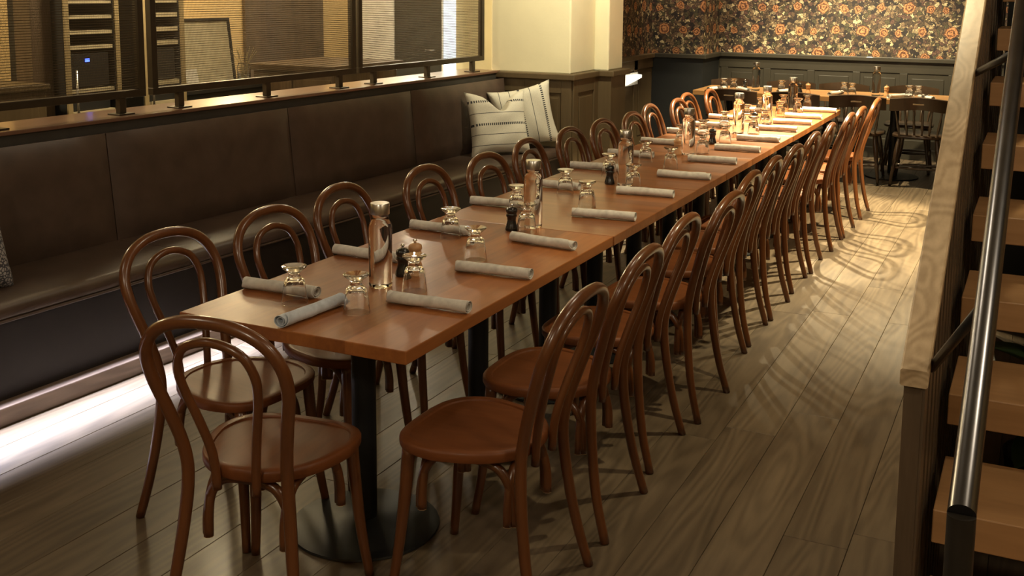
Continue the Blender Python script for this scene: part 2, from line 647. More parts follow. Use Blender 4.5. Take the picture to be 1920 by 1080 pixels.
fl = MB().box(-6.0, 4.2, -5.0, 9.8, -0.12, -0.014).build('floor', M_sub)
struct(fl, 'grey brown oak plank floor', 'floor')
PW = 0.1965
for k in range(-14, 10):
    x0 = 0.626 + PW * k
    y = -1.9 - random.uniform(0, 1.6)
    while y < 9.34:
        ln = random.uniform(1.5, 2.6)
        a, c = max(y, -2.6), min(y + ln, 9.34)
        if c - a > 0.05:
            mb = MB()
            g, ch = 0.0006, 0.0014
            X0, X1, Y0, Y1 = x0 + g, x0 + PW - g, a + g, c - g
            vs = [(X0, Y0, -0.014), (X1, Y0, -0.014), (X1, Y1, -0.014), (X0, Y1, -0.014),
                  (X0, Y0, -ch), (X1, Y0, -ch), (X1, Y1, -ch), (X0, Y1, -ch),
                  (X0 + ch, Y0 + ch, 0), (X1 - ch, Y0 + ch, 0), (X1 - ch, Y1 - ch, 0), (X0 + ch, Y1 - ch, 0)]
            fs = [(3, 2, 1, 0), (0, 1, 5, 4), (1, 2, 6, 5), (2, 3, 7, 6), (3, 0, 4, 7),
                  (4, 5, 9, 8), (5, 6, 10, 9), (6, 7, 11, 10), (7, 4, 8, 11), (8, 9, 10, 11)]
            mb.add(vs, fs).build('plank', M_floor, fl)
        y += ln
ce = MB().box(-6.0, 4.2, -5.0, 9.8, 2.8, 2.9).build('ceiling', M_ceil)
struct(ce, 'plain warm ceiling', 'ceiling')

CAP = 1.04
# far wall: wallpaper above a dark panelled dado
FW = 9.36
wf = MB().box(-1.76, 4.2, FW, FW + 0.2, 1.0, 2.8).build('wall_far', M_paper)
struct(wf, 'floral wallpaper wall with dark panelled dado at the far end', 'wall')
MB().box(-1.76, 4.2, FW - 0.012, FW + 0.2, 0.0, 1.0).build('dado_backing', M_wainsdark, wf)
MB().box(-1.74, 4.2, FW - 0.055, FW, CAP - 0.045, CAP, 0.006).build('dado_cap', M_wainsdark, wf)
MB().box(-1.74, 4.2, FW - 0.022, FW - 0.012, CAP - 0.16, CAP - 0.045, 0.003).build('dado_rail', M_wainsdark, wf)
MB().box(-1.74, 4.2, FW - 0.032, FW - 0.012, 0.0, 0.20, 0.003).build('dado_rail', M_wainsdark, wf)
xx = -1.72
while xx < 2.3:
    MB().box(xx, xx + 0.075, FW - 0.022, FW - 0.012, 0.20, CAP - 0.16, 0.003).build('dado_stile', M_wainsdark, wf)
    MB().box(xx + 0.115, xx + 0.425, FW - 0.017, FW - 0.012, 0.25, CAP - 0.21, 0.004).build('panel', M_wainsdark, wf)
    xx += 0.465
bb = MB().box(-1.74, 4.2, FW - 0.05, FW - 0.032, 0.0, 0.11, 0.004).build('baseboard_far', M_wainsdark)
struct(bb, 'dark baseboard along the far wall', 'baseboard')

# dark block beside the far wall: facing part and its lit return
wn_ = MB().box(-2.32, -1.76, 8.75, 9.56, 1.0, 2.8).build('wall_corner', M_paper)
struct(wn_, 'wallpapered wall projection left of the far wall over a navy black dado', 'wall')
MB().box(-2.32, -1.75, 8.735, 9.56, 0.0, 1.0).build('dado_panel', M_navy, wn_)
MB().box(-2.32, -1.715, 8.70, 9.36, CAP - 0.045, CAP, 0.006).build('dado_cap', M_wainsdark, wn_)

# left recess wall beyond the pillar
wr = MB().box(-2.52, -2.32, 6.15, 8.95, 1.0, 2.8).build('wall_recess', M_paper)
struct(wr, 'wallpapered recess wall over brown wainscot past the pillar', 'wall')
MB().box(-2.52, -2.31, 6.15, 8.735, 0.0, 1.0).build('dado_backing', M_wains, wr)
MB().box(-2.33, -2.265, 6.15, 8.70, CAP - 0.045, CAP, 0.006).build('dado_cap', M_wains, wr)
for y0 in (6.2, 6.85, 7.5, 8.15):
    MB().box(-2.31, -2.295, y0, y0 + 0.10, 0.12, CAP - 0.05, 0.003).build('dado_stile', M_wains, wr)
    MB().box(-2.31, -2.30, y0 + 0.15, y0 + 0.52, 0.2, CAP - 0.2, 0.003).build('panel', M_wains, wr)
MB().box(-2.31, -2.295, 6.15, 8.73, CAP - 0.15, CAP - 0.05, 0.003).build('dado_rail', M_wains, wr)

# cream pillar with brown wainscot
PFY = 5.50
wp = empty('wall_pillar', (0, 0, 0))
struct(wp, 'cream plaster pillar above brown wainscot at the bench end', 'wall')
MB().box(-2.58, -1.88, PFY, 6.02, CAP, 2.8, 0.012).build('pillar_shaft', M_cream, wp)
MB().box(-2.58, -1.76, 6.02, 6.35, CAP, 2.8, 0.012).build('pillar_return', M_cream, wp)
MB().box(-3.02, -2.58, PFY + 0.22, PFY + 0.40, CAP - 0.2, 2.8).build('pillar_wing', M_cream, wp)
MB().box(-2.62, -1.86, PFY - 0.0, 6.02, 0.0, CAP - 0.04).build('dado_core', M_wains, wp)
MB().box(-2.62, -1.735, 6.02, 6.36, 0.0, CAP - 0.04).build('dado_core', M_wains, wp)
MB().box(-2.62, -1.825, PFY - 0.045, 6.06, CAP - 0.045, CAP + 0.004, 0.008).build('dado_cap', M_wains, wp)
MB().box(-2.55, -1.70, 5.985, 6.40, CAP - 0.045, CAP + 0.004, 0.008).build('dado_cap', M_wains, wp)
# framed panels on the two visible faces
for a, c in ((-2.62, -2.50), (-2.27, -2.17), (-1.95, -1.862)):
    MB().box(a, c, PFY - 0.014, PFY, 0.1, CAP - 0.046, 0.003).build('dado_stile', M_wains, wp)
for a, c in ((-2.50, -2.27), (-2.17, -1.95)):
    MB().box(a, c, PFY - 0.013, PFY, CAP - 0.15, CAP - 0.046, 0.003).build('dado_rail', M_wains, wp)
    MB().box(a + 0.03, c - 0.03, PFY - 0.008, PFY, 0.2, CAP - 0.19, 0.003).build('panel', M_wains, wp)
for a, c in ((PFY, PFY + 0.09), (5.93, 6.02)):
    MB().box(-1.86, -1.846, a, c, 0.1, CAP - 0.046, 0.003).build('dado_stile', M_wains, wp)
MB().box(-1.86, -1.847, PFY + 0.09, 5.93, CAP - 0.15, CAP - 0.046, 0.003).build('dado_rail', M_wains, wp)
MB().box(-1.86, -1.85, PFY + 0.13, 5.89, 0.2, CAP - 0.19, 0.003).build('panel', M_wains, wp)

# right wall, black sheet added to darken stair gaps, near wall behind the photographer
w = MB().box(4.0, 4.2, -5.0, 9.8, 0, 2.8).build('wall_right', M_tan)
struct(w, 'tan wall beyond the staircase', 'wall')
w = MB().box(-6.0, 4.2, -5.2, -5.0, 0, 2.8).build('wall_near', M_tan)
struct(w, 'tan wall behind the viewer', 'wall')
w = MB().box(1.285, 3.2, 3.55, 3.70, 0, 2.8).build('stair_gap_dark_sheet', M_navy)
struct(w, 'added black sheet keeping the gaps between open stair treads dark', 'wall')

# ---- side room
w = MB().box(-6.2, -6.0, -5.0, 9.8, 0, 2.8).build('wall_left', M_tan)
struct(w, 'warm tan wall of the side room behind the screens', 'wall')
SY = 8.6
w = MB().box(-6.0, -2.52, SY, SY + 0.2, 0, 2.8).build('wall_side_room', M_tan)
struct(w, 'end wall of the side room behind the rightmost screen', 'wall')

# half wall carrying the ledge (bench frame)
LZ = 1.052
M_darkwall = plain('dark_half_wall', (0.040, 0.035, 0.028), 0.55)
hw = empty('wall_bench', BO, BTH)
struct(hw, 'dark half wall behind the banquette with a brown wooden ledge', 'wall')
MB().box(-0.88, -0.618, -3.0, 5.46, 0.0, LZ - 0.02).build('half_wall_core', M_darkwall, hw)
MB().box(-0.925, -0.602, -3.0, 5.48, LZ - 0.02, LZ, 0.004).build('ledge', M_ledge, hw)

# ------------------------------------------------------------------ banquette
bq = empty('banquette', BO, BTH)
tag(bq, 'long dark brown leather banquette bench along the half wall', 'bench')
V0, V1 = -2.6, 5.44
MB().box(-0.60, -0.03, V0, V1, 0.075, 0.40).build('base_panel', M_darkpanel, bq)
MB().box(-0.60, 0.042, V0, V1, 0.0, 0.075, 0.004).build('plinth_board', wood('plinth_oak', (0.14, 0.095, 0.07), (0.26, 0.19, 0.14), 'Y', 7, 0.45, 0.05, None, 0, 0.1), bq)
# seat cushions: rounded-nose profile extruded along the bench
def seat_profile():
    pts = [(-0.60, 0.40), (-0.02, 0.40), (0.0, 0.405), (0.008, 0.418), (0.004, 0.445), (-0.012, 0.462), (-0.04, 0.470),
           (-0.20, 0.474), (-0.45, 0.470), (-0.60, 0.465)]
    return pts
seams = [V0, -1.24, 0.12, 1.46, 2.80, 4.10, V1]
for a, c in ((V0, 1.46), (1.46, V1)):
    mb = MB()
    P = seat_profile()
    n = len(P)
    rows = [a + 0.0015, a + 0.012, c - 0.012, c - 0.0015]
    vs = []
    for i, y in enumerate(rows):
        ins = 0.006 if i in (0, 3) else 0
        for (x, z) in P:
            cx, cz = -0.3, 0.435
            k = 1 - ins / 0.1
            vs.append((cx + (x - cx) * (1 - ins / 0.3), y, cz + (z - cz) * k))
    fs = []
    for i in range(3):
        for k in range(n):
            k2 = (k + 1) % n
            fs.append((i * n + k, i * n + k2, (i + 1) * n + k2, (i + 1) * n + k))
    fs.append(tuple(range(n)))
    fs.append(tuple(3 * n + k for k in range(n - 1, -1, -1)))
    mb.add(vs, fs).build('seat_cushion', M_leather, bq, auto=50)
MB().tube([(0.004, V0, 0.402), (0.004, V1, 0.402)], 0.007, 8).build('piping', M_leather, bq, True)
# backrest panels, puffed
for a, c in zip(seams[:-1], seams[1:]):
    nu, nv = 8, 14
    mb = MB()
    vs = []
    for j in range(nv + 1):
        t = j / nv
        for i in range(nu + 1):
            s = i / nu
            y = a + (c - a) * (0.002 + 0.996 * t)
            e = min(1, (1 - abs(2 * t - 1) ** 14)) ** 0.5 * (1 - abs(2 * s - 1) ** 10) ** 0.5
            ztop = 0.992
            z = 0.455 + (ztop - 0.455) * s
            x = -0.455 - 0.055 * s + (-0.035 + 0.035 * e)
            vs.append((x, y, z))
    base = len(vs)
    for j in range(nv + 1):
        t = j / nv
        for i in range(nu + 1):
            s = i / nu
            y = a + (c - a) * (0.002 + 0.996 * t)
            vs.append((-0.60, y, 0.455 + 0.53 * s))
    W_ = nu + 1
    fs = []
    for j in range(nv):
        for i in range(nu):
            q = j * W_ + i
            fs.append((q, q + 1, q + W_ + 1, q + W_))
            q += base
            fs.append((q, q + W_, q + W_ + 1, q + 1))
    for j in range(nv):
        for i in (0, nu):
            q = j * W_ + i
            fs.append((q, q + W_, base + q + W_, base + q))
    for i in range(nu):
        for j in (0, nv):
            q = j * W_ + i
            fs.append((q, q + 1, base + q + 1, base + q))
    mb.add(vs, fs).build('backrest_panel', M_leather, bq, auto=60)
MB().box(-0.05, -0.032, -1.2, 1.72, 0.385, 0.399).build('light_strip', M_steel, bq)
# LED strip under the seat nose
ld = bpy.data.lights.new('bench_led', 'AREA')
ld.shape = 'RECTANGLE'
ld.size = 0.02
ld.size_y = 2.9
ld.spread = math.radians(52)
ld.energy = 25
ld.color = (0.74, 0.78, 1.0)
lo = bpy.data.objects.new('bench_led', ld)
COL.objects.link(lo)
lo.location = bench_pt(-0.012, 0.25, 0.392)
lo.rotation_euler = (0, math.radians(-28), BTH)

# ------------------------------------------------------------------ mesh screens on the ledge
def mesh_screen(va, vb, feet, label):
    s = empty('mesh_screen', bench_pt(-0.70, 0, 0), BTH)
    tag(s, label, 'screen', 'wire mesh screens on the ledge')
    z0, z1 = 1.135, 2.05
    fr = 0.0375
    for z in (z0, z1):
        MB().box(-0.019, 0.019, va, vb, z, z + fr, 0.002).build('rail', M_bronze, s)
    for y in (va, vb - fr):
        MB().box(-0.019, 0.019, y, y + fr, z0 + fr, z1, 0.002).build('stile', M_bronze, s)
    mb = MB()
    z = z0 + fr + 0.006
    r = 0.0014
    while z < z1:
        mb.box(-r, r, va + fr, vb - fr, z - r, z + r)
        z += 0.0125
    y = va + fr + 0.003
    rv = 0.00045
    while y < vb - fr:
        mb.box(-rv + 0.0015, rv + 0.0015, y - rv, y + rv, z0 + fr, z1)
        y += 0.0046
    tag(mb.build('wire_mesh', M_wire, s), kind='stuff')
    for y in feet:
        f = MB().box(-0.016, 0.016, y - 0.02, y + 0.02, LZ + 0.007, z0, 0.002).build('foot', M_bronze, s)
        MB().box(-0.045, 0.045, y - 0.05, y + 0.05, LZ + 0.0005, LZ + 0.007, 0.002).build('flange', M_bronze, f)
    return s


mesh_screen(0.05, 1.852, (0.25, 0.97, 1.70), 'leftmost bronze framed wire mesh screen in front of the dark racks')
mesh_screen(1.90, 3.665, (2.10, 2.80, 3.50), 'middle bronze framed wire mesh screen before the leaning picture frame')
mesh_screen(3.70, 5.36, (3.88, 4.55, 5.20), 'bronze framed wire mesh screen nearest the cream pillar')

# ------------------------------------------------------------------ side room contents
def rack(loc, width, label, led):
    r = empty('equipment_rack', loc, 0)
    tag(r, label, 'rack', 'black racks behind the screens')
    D = 0.5
    H = 1.95
    for y in (0, width - 0.05):
        MB().box(-D, 0, y, y + 0.05, 0, H, 0.003).build('side_panel', M_rack, r)
    MB().box(-D, -D + 0.02, 0.05, width - 0.05, 0, H).build('back_panel', M_rack, r)
    for k, z in enumerate((0.62, 0.86, 1.005, 1.29, 1.387, 1.488, 1.585, 1.69, 1.80)):
        MB().box(-D + 0.02, -0.01, 0.05, width - 0.05, z, z + (0.022 if led else 0.030)).build('shelf', M_shelf, r)
    for k, (z, h) in enumerate(((0.70, 0.13), (0.885, 0.10), (1.04, 0.22))):
        d = MB().box(-D + 0.05, -0.03, 0.07, width - 0.07, z, z + h, 0.004).build('device', M_rack, r)
        if led and k == 2:
            MB().box(-0.03, -0.026, width * 0.42, width * 0.42 + 0.035, z + 0.165, z + 0.185).build('status_light', emit('blue_led', (0.05, 0.10, 1.0), 6), d)
    for y in (0.004, width - 0.044):
        MB().box(0.001, 0.014, y, y + 0.04, 0, H, 0.002).build('front_post', M_post, r)
    MB().tube([(0.03, 0.07, 0.7), (0.03, 0.07, 1.16)], 0.008, 8).build('handle', M_steel, r, True)
    return r


M_post = plain('tan_post', (0.30, 0.23, 0.12), 0.5)
M_shelf = plain('shelf_edge', (0.42, 0.36, 0.24), 0.5)
rack((-4.2, 2.66, 0), 0.47, 'black equipment rack with a blue status light seen through the leftmost screen', True)
rack((-4.2, 3.33, 0), 0.42, 'black rack with pale shelf edges beside the leaning picture frame', False)

cab = empty('sideboard', (-4.1, 0.9, 0))
tag(cab, 'brown wooden cabinet behind the leftmost screen, left of the racks', 'cabinet')
MB().box(-0.5, 0, 0, 1.52, 0.0, 1.06, 0.005).build('body', M_wains, cab)
MB().box(-0.52, 0.02, -0.02, 1.54, 1.06, 1.10, 0.005).build('top', M_wains, cab)
for k in range(3):
    MB().box(0, 0.015, 0.05 + 0.48 * k, 0.49 + 0.48 * k, 0.08, 1.02, 0.004).build('door', M_wains, cab)

pst = empty('door_frame_post', (-4.45, 2.5, 0))
tag(pst, 'dark brown upright post left of the black racks', 'post')
MB().box(0, 0.15, 0, 0.16, 0, 2.6, 0.004).build('shaft', M_stairdark, pst)
MB().box(-0.01, 0.16, -0.01, 0.17, 0, 0.1, 0.004).build('foot_block', M_stairdark, pst)

# leaning picture frame
pf = empty('picture_frame', (-4.60, 4.10, 0.92))
pf.rotation_euler = (0, math.radians(-7), 0)
tag(pf, 'thin black picture frame leaning behind the middle screen', 'picture frame')
fw_, fh_ = 0.66, 0.53
for a in ((0, fw_, 0, 0.022), (0, fw_, fh_ - 0.022, fh_)):
    MB().box(0, 0.025, a[0], a[1], a[2], a[3], 0.002).build('frame_bar', M_black, pf)
for y in (0, fw_ - 0.022):
    MB().box(0, 0.025, y, y + 0.022, 0.022, fh_ - 0.022, 0.002).build('frame_bar', M_black, pf)
MB().box(0.004, 0.010, 0.022, fw_ - 0.022, 0.022, fh_ - 0.022).build('picture', plain('pale_print', (0.62, 0.56, 0.40), 0.4), pf)
sb = empty('console', (-4.75, 3.9, 0))
tag(sb, 'low dark console carrying the leaning picture frame', 'cabinet')
MB().box(-0.4, 0.35, 0, 0.98, 0.0, 0.88, 0.004).build('body', M_rack, sb)
MB().box(-0.42, 0.37, -0.02, 1.0, 0.88, 0.915, 0.004).build('top', M_rack, sb)
pc = MB().box(-0.004, 0.0, 0, 0.13, 0, 0.16).build('menu_card', M_white)
pc.location = (-4.42, 4.02, 0.917)
pc.rotation_euler = (0, math.radians(-12), 0)
tag(pc, 'white card propped below the picture frame on the console', 'card')

# desk with plants
dk = empty('counter', (-3.95, 5.25, 0))
tag(dk, 'dark wooden service counter behind the middle screen', 'counter')
MB().box(-0.85, 0.0, 0, 1.0, 0.0, 0.985, 0.004).build('body', M_stairdark, dk)
MB().box(-0.88, 0.04, -0.04, 1.06, 0.985, 1.04, 0.006).build('countertop', M_stairdark, dk)
for k in range(2):
    MB().box(-0.80 + 0.40 * k, -0.43 + 0.40 * k, -0.014, 0.0, 0.1, 0.92, 0.004).build('front_panel', M_stairdark, dk)
jar = empty('vase', (-4.50, 4.76, 0.9155))
tag(jar, 'glass jar of dried grass stems behind the middle screen', 'vase')
MB().lathe([(0, 0), (0.05, 0.0), (0.055, 0.02), (0.055, 0.13), (0.045, 0.16), (0.047, 0.165), (0.042, 0.16), (0.051, 0.13),
            (0.051, 0.022), (0, 0.008)], 20).build('jar', M_glass, jar, True)
mb = MB()
for k in range(22):
    a = random.uniform(0, 2 * PI)
    rr = random.uniform(0.02, 0.12)
    mb.tube(smooth_path([(0.02 * math.cos(a), 0.02 * math.sin(a), 0.02), (0.035 * math.cos(a), 0.035 * math.sin(a), 0.15),
                         (rr * math.cos(a), rr * math.sin(a), random.uniform(0.24, 0.30))], 4), [0.0016] * 9, 5)
tag(mb.build('grass_stems', plain('dry_grass', (0.35, 0.28, 0.13), 0.8), jar), kind='stuff')

# dark door and bright narrow window at the end of the side room
d1 = MB().box(-5.41, -4.79, SY - 0.06, SY - 0.002, 0, 2.15, 0.004).build('door_1', plain('charcoal_door', (0.035, 0.035, 0.030), 0.5))
struct(d1, 'dark charcoal door behind the screen nearest the pillar', 'door')
MB().tube([(-4.87, SY - 0.062, 1.0), (-4.87, SY - 0.11, 1.0), (-4.97, SY - 0.11, 1.0)], 0.009, 8).build('door_handle', M_steel, d1, True)
wd = empty('window_1', (0, 0, 0))
struct(wd, 'narrow bright daylight window beside the charcoal door', 'window')
MB().box(-4.77, -4.60, SY - 0.03, SY - 0.01, 0.3, 2.3).build('window_pane', emit('daylight_pane', (0.70, 0.84, 1.0), 1.1), wd)
for a, c in ((-4.788, -4.77), (-4.60, -4.575)):
    MB().box(a, c, SY - 0.05, SY - 0.002, 0.28, 2.32, 0.003).build('window_frame', M_white, wd)
wl = MB().box(-5.90, -5.43, SY - 0.05, SY - 0.002, 0.0, 2.4, 0.004).build('trim_1', M_white)
struct(wl, 'white painted panel left of the charcoal door', 'trim')

wpn = MB().box(-6.0, -5.96, 6.55, 7.90, 0.0, 2.6, 0.004).build('trim_2', M_stairdark)
struct(wpn, 'dark brown wood panel on the side room wall behind the counter', 'trim')
# small lit white wedge on the recess wall
lg = empty('wall_light', (-2.29, 7.72, 0.785))
tag(lg, 'small glowing white wedge fitting on brown wainscot past the pillar', 'light')
MB().add([(0, 0, -0.03), (0, 0.5, 0.02), (0, 0.5, 0.065), (0, 0, 0.075), (0.08, 0, -0.01), (0.05, 0.5, 0.03), (0.05, 0.5, 0.06), (0.08, 0, 0.07)],
         [(0, 1, 2, 3), (4, 7, 6, 5), (0, 4, 5, 1), (3, 2, 6, 7), (0, 3, 7, 4), (1, 5, 6, 2)]).build('diffuser', emit('lit_diffuser', (1.0, 0.93, 0.74), 1.3), lg)
MB().box(-0.008, 0.0, -0.02, 0.52, -0.04, 0.085).build('back_plate', M_white, lg)

# ------------------------------------------------------------------ tables
TW = 0.782
def pedestal(t, x, y):
    MB().lathe([(0, 0), (0.232, 0), (0.238, 0.004), (0.236, 0.010), (0.20, 0.016), (0.07, 0.028), (0.045, 0.034), (0, 0.034)], 40, (x, y, 0.0005)).build('base_plate', M_black, t, auto=35)
    MB().lathe([(0, 0.03), (0.0385, 0.03), (0.0385, 0.70), (0, 0.70)], 24, (x, y, 0)).build('column', M_black, t, auto=40)
    mb = MB()
    mb.box(-0.20, 0.20, -0.03, 0.03, 0.70, 0.712)
    mb.box(-0.03, 0.03, -0.2, 0.2, 0.70, 0.7118)
    mb.v = [(p[0] + x, p[1] + y, p[2]) for p in mb.v]
    mb.build('top_bracket', M_black, t)


ends = [0.0, 1.534, 2.646, 3.202, 3.758, 4.315, 4.871, 5.43, 5.99, 6.71]
peds = [(0.38, 1.15), (1.79, 2.33), (2.88,), (3.46,), (4.04,), (4.59,), (5.15,), (5.71,), (6.35,)]
for i, (a, c) in enumerate(zip(ends[:-1], ends[1:])):
    t = empty('dining_table', (-TW / 2, (a + c) / 2, 0))
    if i == 0:
        lab = 'longest reddish wood dining table section, nearest the viewer'
    elif i == 1:
        lab = 'two-seat-long wood table section joined to the nearest one'
    elif i == len(ends) - 2:
        lab = 'last wood table section, nearest the wallpapered wall'
    else:
        lab = 'single wood table section, %s of the joined row' % ORD[i]
    tag(t, lab, 'table', 'wooden tables joined into one long row')
    dx = random.uniform(-0.003, 0.003)
    h = (c - a) / 2
    MB().box(-TW / 2 + dx, TW / 2 + dx, -h + 0.0015, h - 0.0015, 0.712, 0.75, 0.003).build('tabletop', M_table if i == 0 else M_table2, t)
    for y in peds[i]:
        pedestal(t, 0.0, y - (a + c) / 2)

# ------------------------------------------------------------------ bentwood chairs
def make_chair():
    root = empty('bentwood_chair')
    # back: one bent rod from foot over the top to the other foot
    half = [(0.192, -0.265, 0.0), (0.178, -0.228, 0.14), (0.159, -0.203, 0.30), (0.148, -0.194, 0.43), (0.153, -0.206, 0.52),
            (0.174, -0.234, 0.62), (0.196, -0.264, 0.715), (0.193, -0.290, 0.79), (0.154, -0.308, 0.850), (0.083, -0.318, 0.884)]
    pts = half + [(0, -0.321, 0.893)] + [(-x, y, z) for x, y, z in reversed(half)]
    sp = smooth_path(pts, 4)
    rad = [0.0145 + 0.0025 * min(1, p.z / 0.35) for p in sp]
    MB().tube(sp, rad, 12).build('back_frame', M_chair, root, True)
    ih = [(0.058, -0.197, 0.402), (0.064, -0.205, 0.50), (0.085, -0.230, 0.60), (0.107, -0.258, 0.69), (0.110, -0.277, 0.755), (0.080, -0.293, 0.812)]
    pts = ih + [(0, -0.300, 0.836)] + [(-x, y, z) for x, y, z in reversed(ih)]
    MB().tube(smooth_path(pts, 4), 0.0122, 10).build('inner_hoop', M_chair, root, True)
    # seat: rounded shield, narrower at the back with notched corners
    out = []
    n = 56
    for k in range(n):
        a = 2 * PI * k / n
        cx, cy = math.sin(a), math.cos(a)
        e = 3.2 if cy > 0 else 2.6
        r = (abs(cx) ** e + abs(cy) ** e) ** (-1 / e)
        x, y = 0.214 * r * cx, (0.205 if cy > 0 else 0.192) * r * cy
        taper = 1 - 0.26 * max(0, (0.04 - y) / 0.24)
        x *= taper
        if y < -0.15:
            x *= 1 - 0.06 * min(1, (-0.15 - y) / 0.05)
        out.append((x, y))
    rings = [(0.93, 0.428), (0.985, 0.430), (1.0, 0.438), (1.0, 0.452), (0.985, 0.460), (0.95, 0.4625), (0.875, 0.4615), (0.862, 0.4570), (0.5, 0.4525), (0.0, 0.4515)]
    vs, idx = [], []
    for s, z in rings[:-1]:
        idx.append(len(vs))
        for x, y in out:
            sag = -0.006 * max(0, y / 0.2) ** 2 if s < 0.99 and z > 0.45 else 0
            vs.append((x * s, y * s, z + sag))
    fs = []
    for A, B in zip(idx[:-1], idx[1:]):
        for k in range(n):
            k2 = (k + 1) % n
            fs.append((A + k, A + k2, B + k2, B + k))
    vs.append((0, 0, rings[-1][1]))
    for k in range(n):
        fs.append((idx[-1] + k, idx[-1] + (k + 1) % n, len(vs) - 1))
    fs.append(tuple(range(n)))
    MB().add(vs, fs).build('seat', M_seat, root, auto=50)
    # front legs
    for s in (-1, 1):
        p = smooth_path([(s * 0.156, 0.146, 0.432), (s * 0.163, 0.155, 0.30), (s * 0.174, 0.170, 0.14), (s * 0.190, 0.188, 0.0)], 5)
        rr = [0.0195 - 0.006 * (1 - q.z / 0.43) for q in p]
        MB().tube(p, rr, 12).build('leg', M_chair, root, True)
    # inverted-U braces between neighbouring legs
    FL, FR = Vector((-0.152, 0.144, 0)), Vector((0.152, 0.144, 0))
    BL, BR = Vector((-0.140, -0.176, 0)), Vector((0.140, -0.176, 0))
    for A, B, off in ((FL, FR, (0, -0.028)), (BL, BR, (0, 0.030)), (FL, BL, (0.026, 0)), (FR, BR, (-0.026, 0))):
        A2 = A + Vector((off[0], off[1], 0))
        B2 = B + Vector((off[0], off[1], 0))
        d = (B2 - A2)
        def P(t, z):
            q = A2 + d * t
            return (q.x, q.y, z)
        pts = [P(0.050, 0.245), P(0.055, 0.30), P(0.095, 0.355), P(0.18, 0.394), P(0.30, 0.410), P(0.5, 0.415),
               P(0.70, 0.410), P(0.82, 0.394), P(0.905, 0.355), P(0.945, 0.30), P(0.950, 0.245)]
        b = MB().tube(smooth_path(pts, 3), 0.0140, 8).build('brace', M_chair, root, True)
        for t in (0.050, 0.950):
            x, y, z = P(t, 0.2445)
            MB().lathe([(0, 0), (0.0137, 0), (0.0137, 0.0015), (0, 0.0015)], 8, (x, y, z - 0.001)).build('cut_end', M_cut, b)
    return root


proto = make_chair()
used = [False]


def place_chair(x, y, ang, label, group):
    """ang: direction the sitter faces, degrees from +Y towards +X"""
    c = proto if not used[0] else copy_tree(proto)
    used[0] = True
    c.location = (x, y, 0.001)
    c.rotation_euler[2] = -math.radians(ang)
    tag(c, label, 'chair', group)
    return c


place_chair(-0.372, -0.080, -8, 'brown bentwood chair with its back to the viewer at the near table end', 'bentwood chairs at the long table')
LCH = [(-0.795, 0.275, 93), (-0.734, 0.74, 92), (-0.78, 1.27, 88), (-0.719, 1.835, 90), (-0.650, 2.29, 92), (-0.698, 2.88, 88), (-0.69, 3.43, 90),
       (-0.671, 3.90, 91), (-0.645, 4.38, 90), (-0.706, 4.92, 88), (-0.655, 5.40, 90), (-0.726, 5.86, 90), (-0.665, 6.31, 88)]
for i, (x, y, a) in enumerate(LCH):
    place_chair(x, y, a, 'brown bentwood chair on the bench side of the long table, %s' % nth(i), 'bentwood chairs at the long table')
RCH = [(0.080, 0.275, -91), (0.070, 0.80, -91), (0.035, 1.34, -90), (0.065, 1.865, -88), (0.012, 2.395, -90), (0.002, 2.88, -91), (0.008, 3.36, -89),
       (-0.005, 3.92, -90), (0.0, 4.41, -92), (0.015, 5.06, -90), (0.022, 5.51, -89), (0.03, 6.2, -90)]
for i, (x, y, a) in enumerate(RCH):
    place_chair(x, y, a, 'brown bentwood chair on the aisle side of the long table, %s' % nth(i), 'bentwood chairs at the long table')

# ------------------------------------------------------------------ tableware
def make_carafe():
    r = empty('water_carafe')
    MB().lathe([(0, 0.0), (0.034, 0.0), (0.0375, 0.004), (0.038, 0.012), (0.038, 0.195), (0.0365, 0.205), (0.031, 0.214), (0.0275, 0.219), (0.027, 0.236), (0, 0.236)], 36).build('bottle', M_bottle, r, auto=40)
    MB().lathe([(0, 0.2365), (0.0305, 0.2365), (0.031, 0.239), (0.031, 0.270), (0.0295, 0.2725), (0, 0.2725)], 32).build('cap', M_steel, r, auto=35)
    return r


def facet(a, z):
    return 1 - 0.045 * (0.5 + 0.5 * math.cos(9 * a)) if 0.008 < z < 0.070 else 1.0


def make_glass():
    # tumbler with a short stem and foot, standing on its rim
    prof = [(0.0400, 0.0), (0.0400, 0.004), (0.0375, 0.030), (0.0340, 0.055), (0.0300, 0.072), (0.0215, 0.081), (0.0170, 0.086), (0.0165, 0.092),
            (0.0220, 0.099), (0.0340, 0.1085), (0.0388, 0.1130), (0.0392, 0.1150), (0.0370, 0.1160), (0, 0.1100)]
    inner = [(0.0378, 0.0), (0.0374, 0.006), (0.0348, 0.030), (0.0310, 0.054), (0.0260, 0.068), (0.0150, 0.074), (0, 0.075)]
    mb = MB()
    mb.lathe(list(reversed(inner)) + prof, 36, (0, 0, 0), facet)
    o = mb.build('footed_glass', M_glass, None, auto=45)
    return o


def make_mill(mat, name):
    r = empty(name)
    MB().lathe([(0, 0), (0.024, 0), (0.0255, 0.003), (0.025, 0.012), (0.021, 0.024), (0.0175, 0.040), (0.0185, 0.052), (0.0225, 0.058), (0.0225, 0.061), (0, 0.061)], 24).build('body', mat, r, auto=50)
    MB().lathe([(0, 0.0615), (0.021, 0.0615), (0.0215, 0.064), (0.0195, 0.068), (0.0235, 0.076), (0.0225, 0.086), (0.015, 0.093), (0.006, 0.0955), (0, 0.0955)], 24).build('head', mat, r, auto=50)
    MB().lathe([(0, 0.0955), (0.0045, 0.0955), (0.004, 0.099), (0.007, 0.103), (0.0055, 0.108), (0, 0.1095)], 14).build('knob', M_chrome, r, auto=50)
    return r


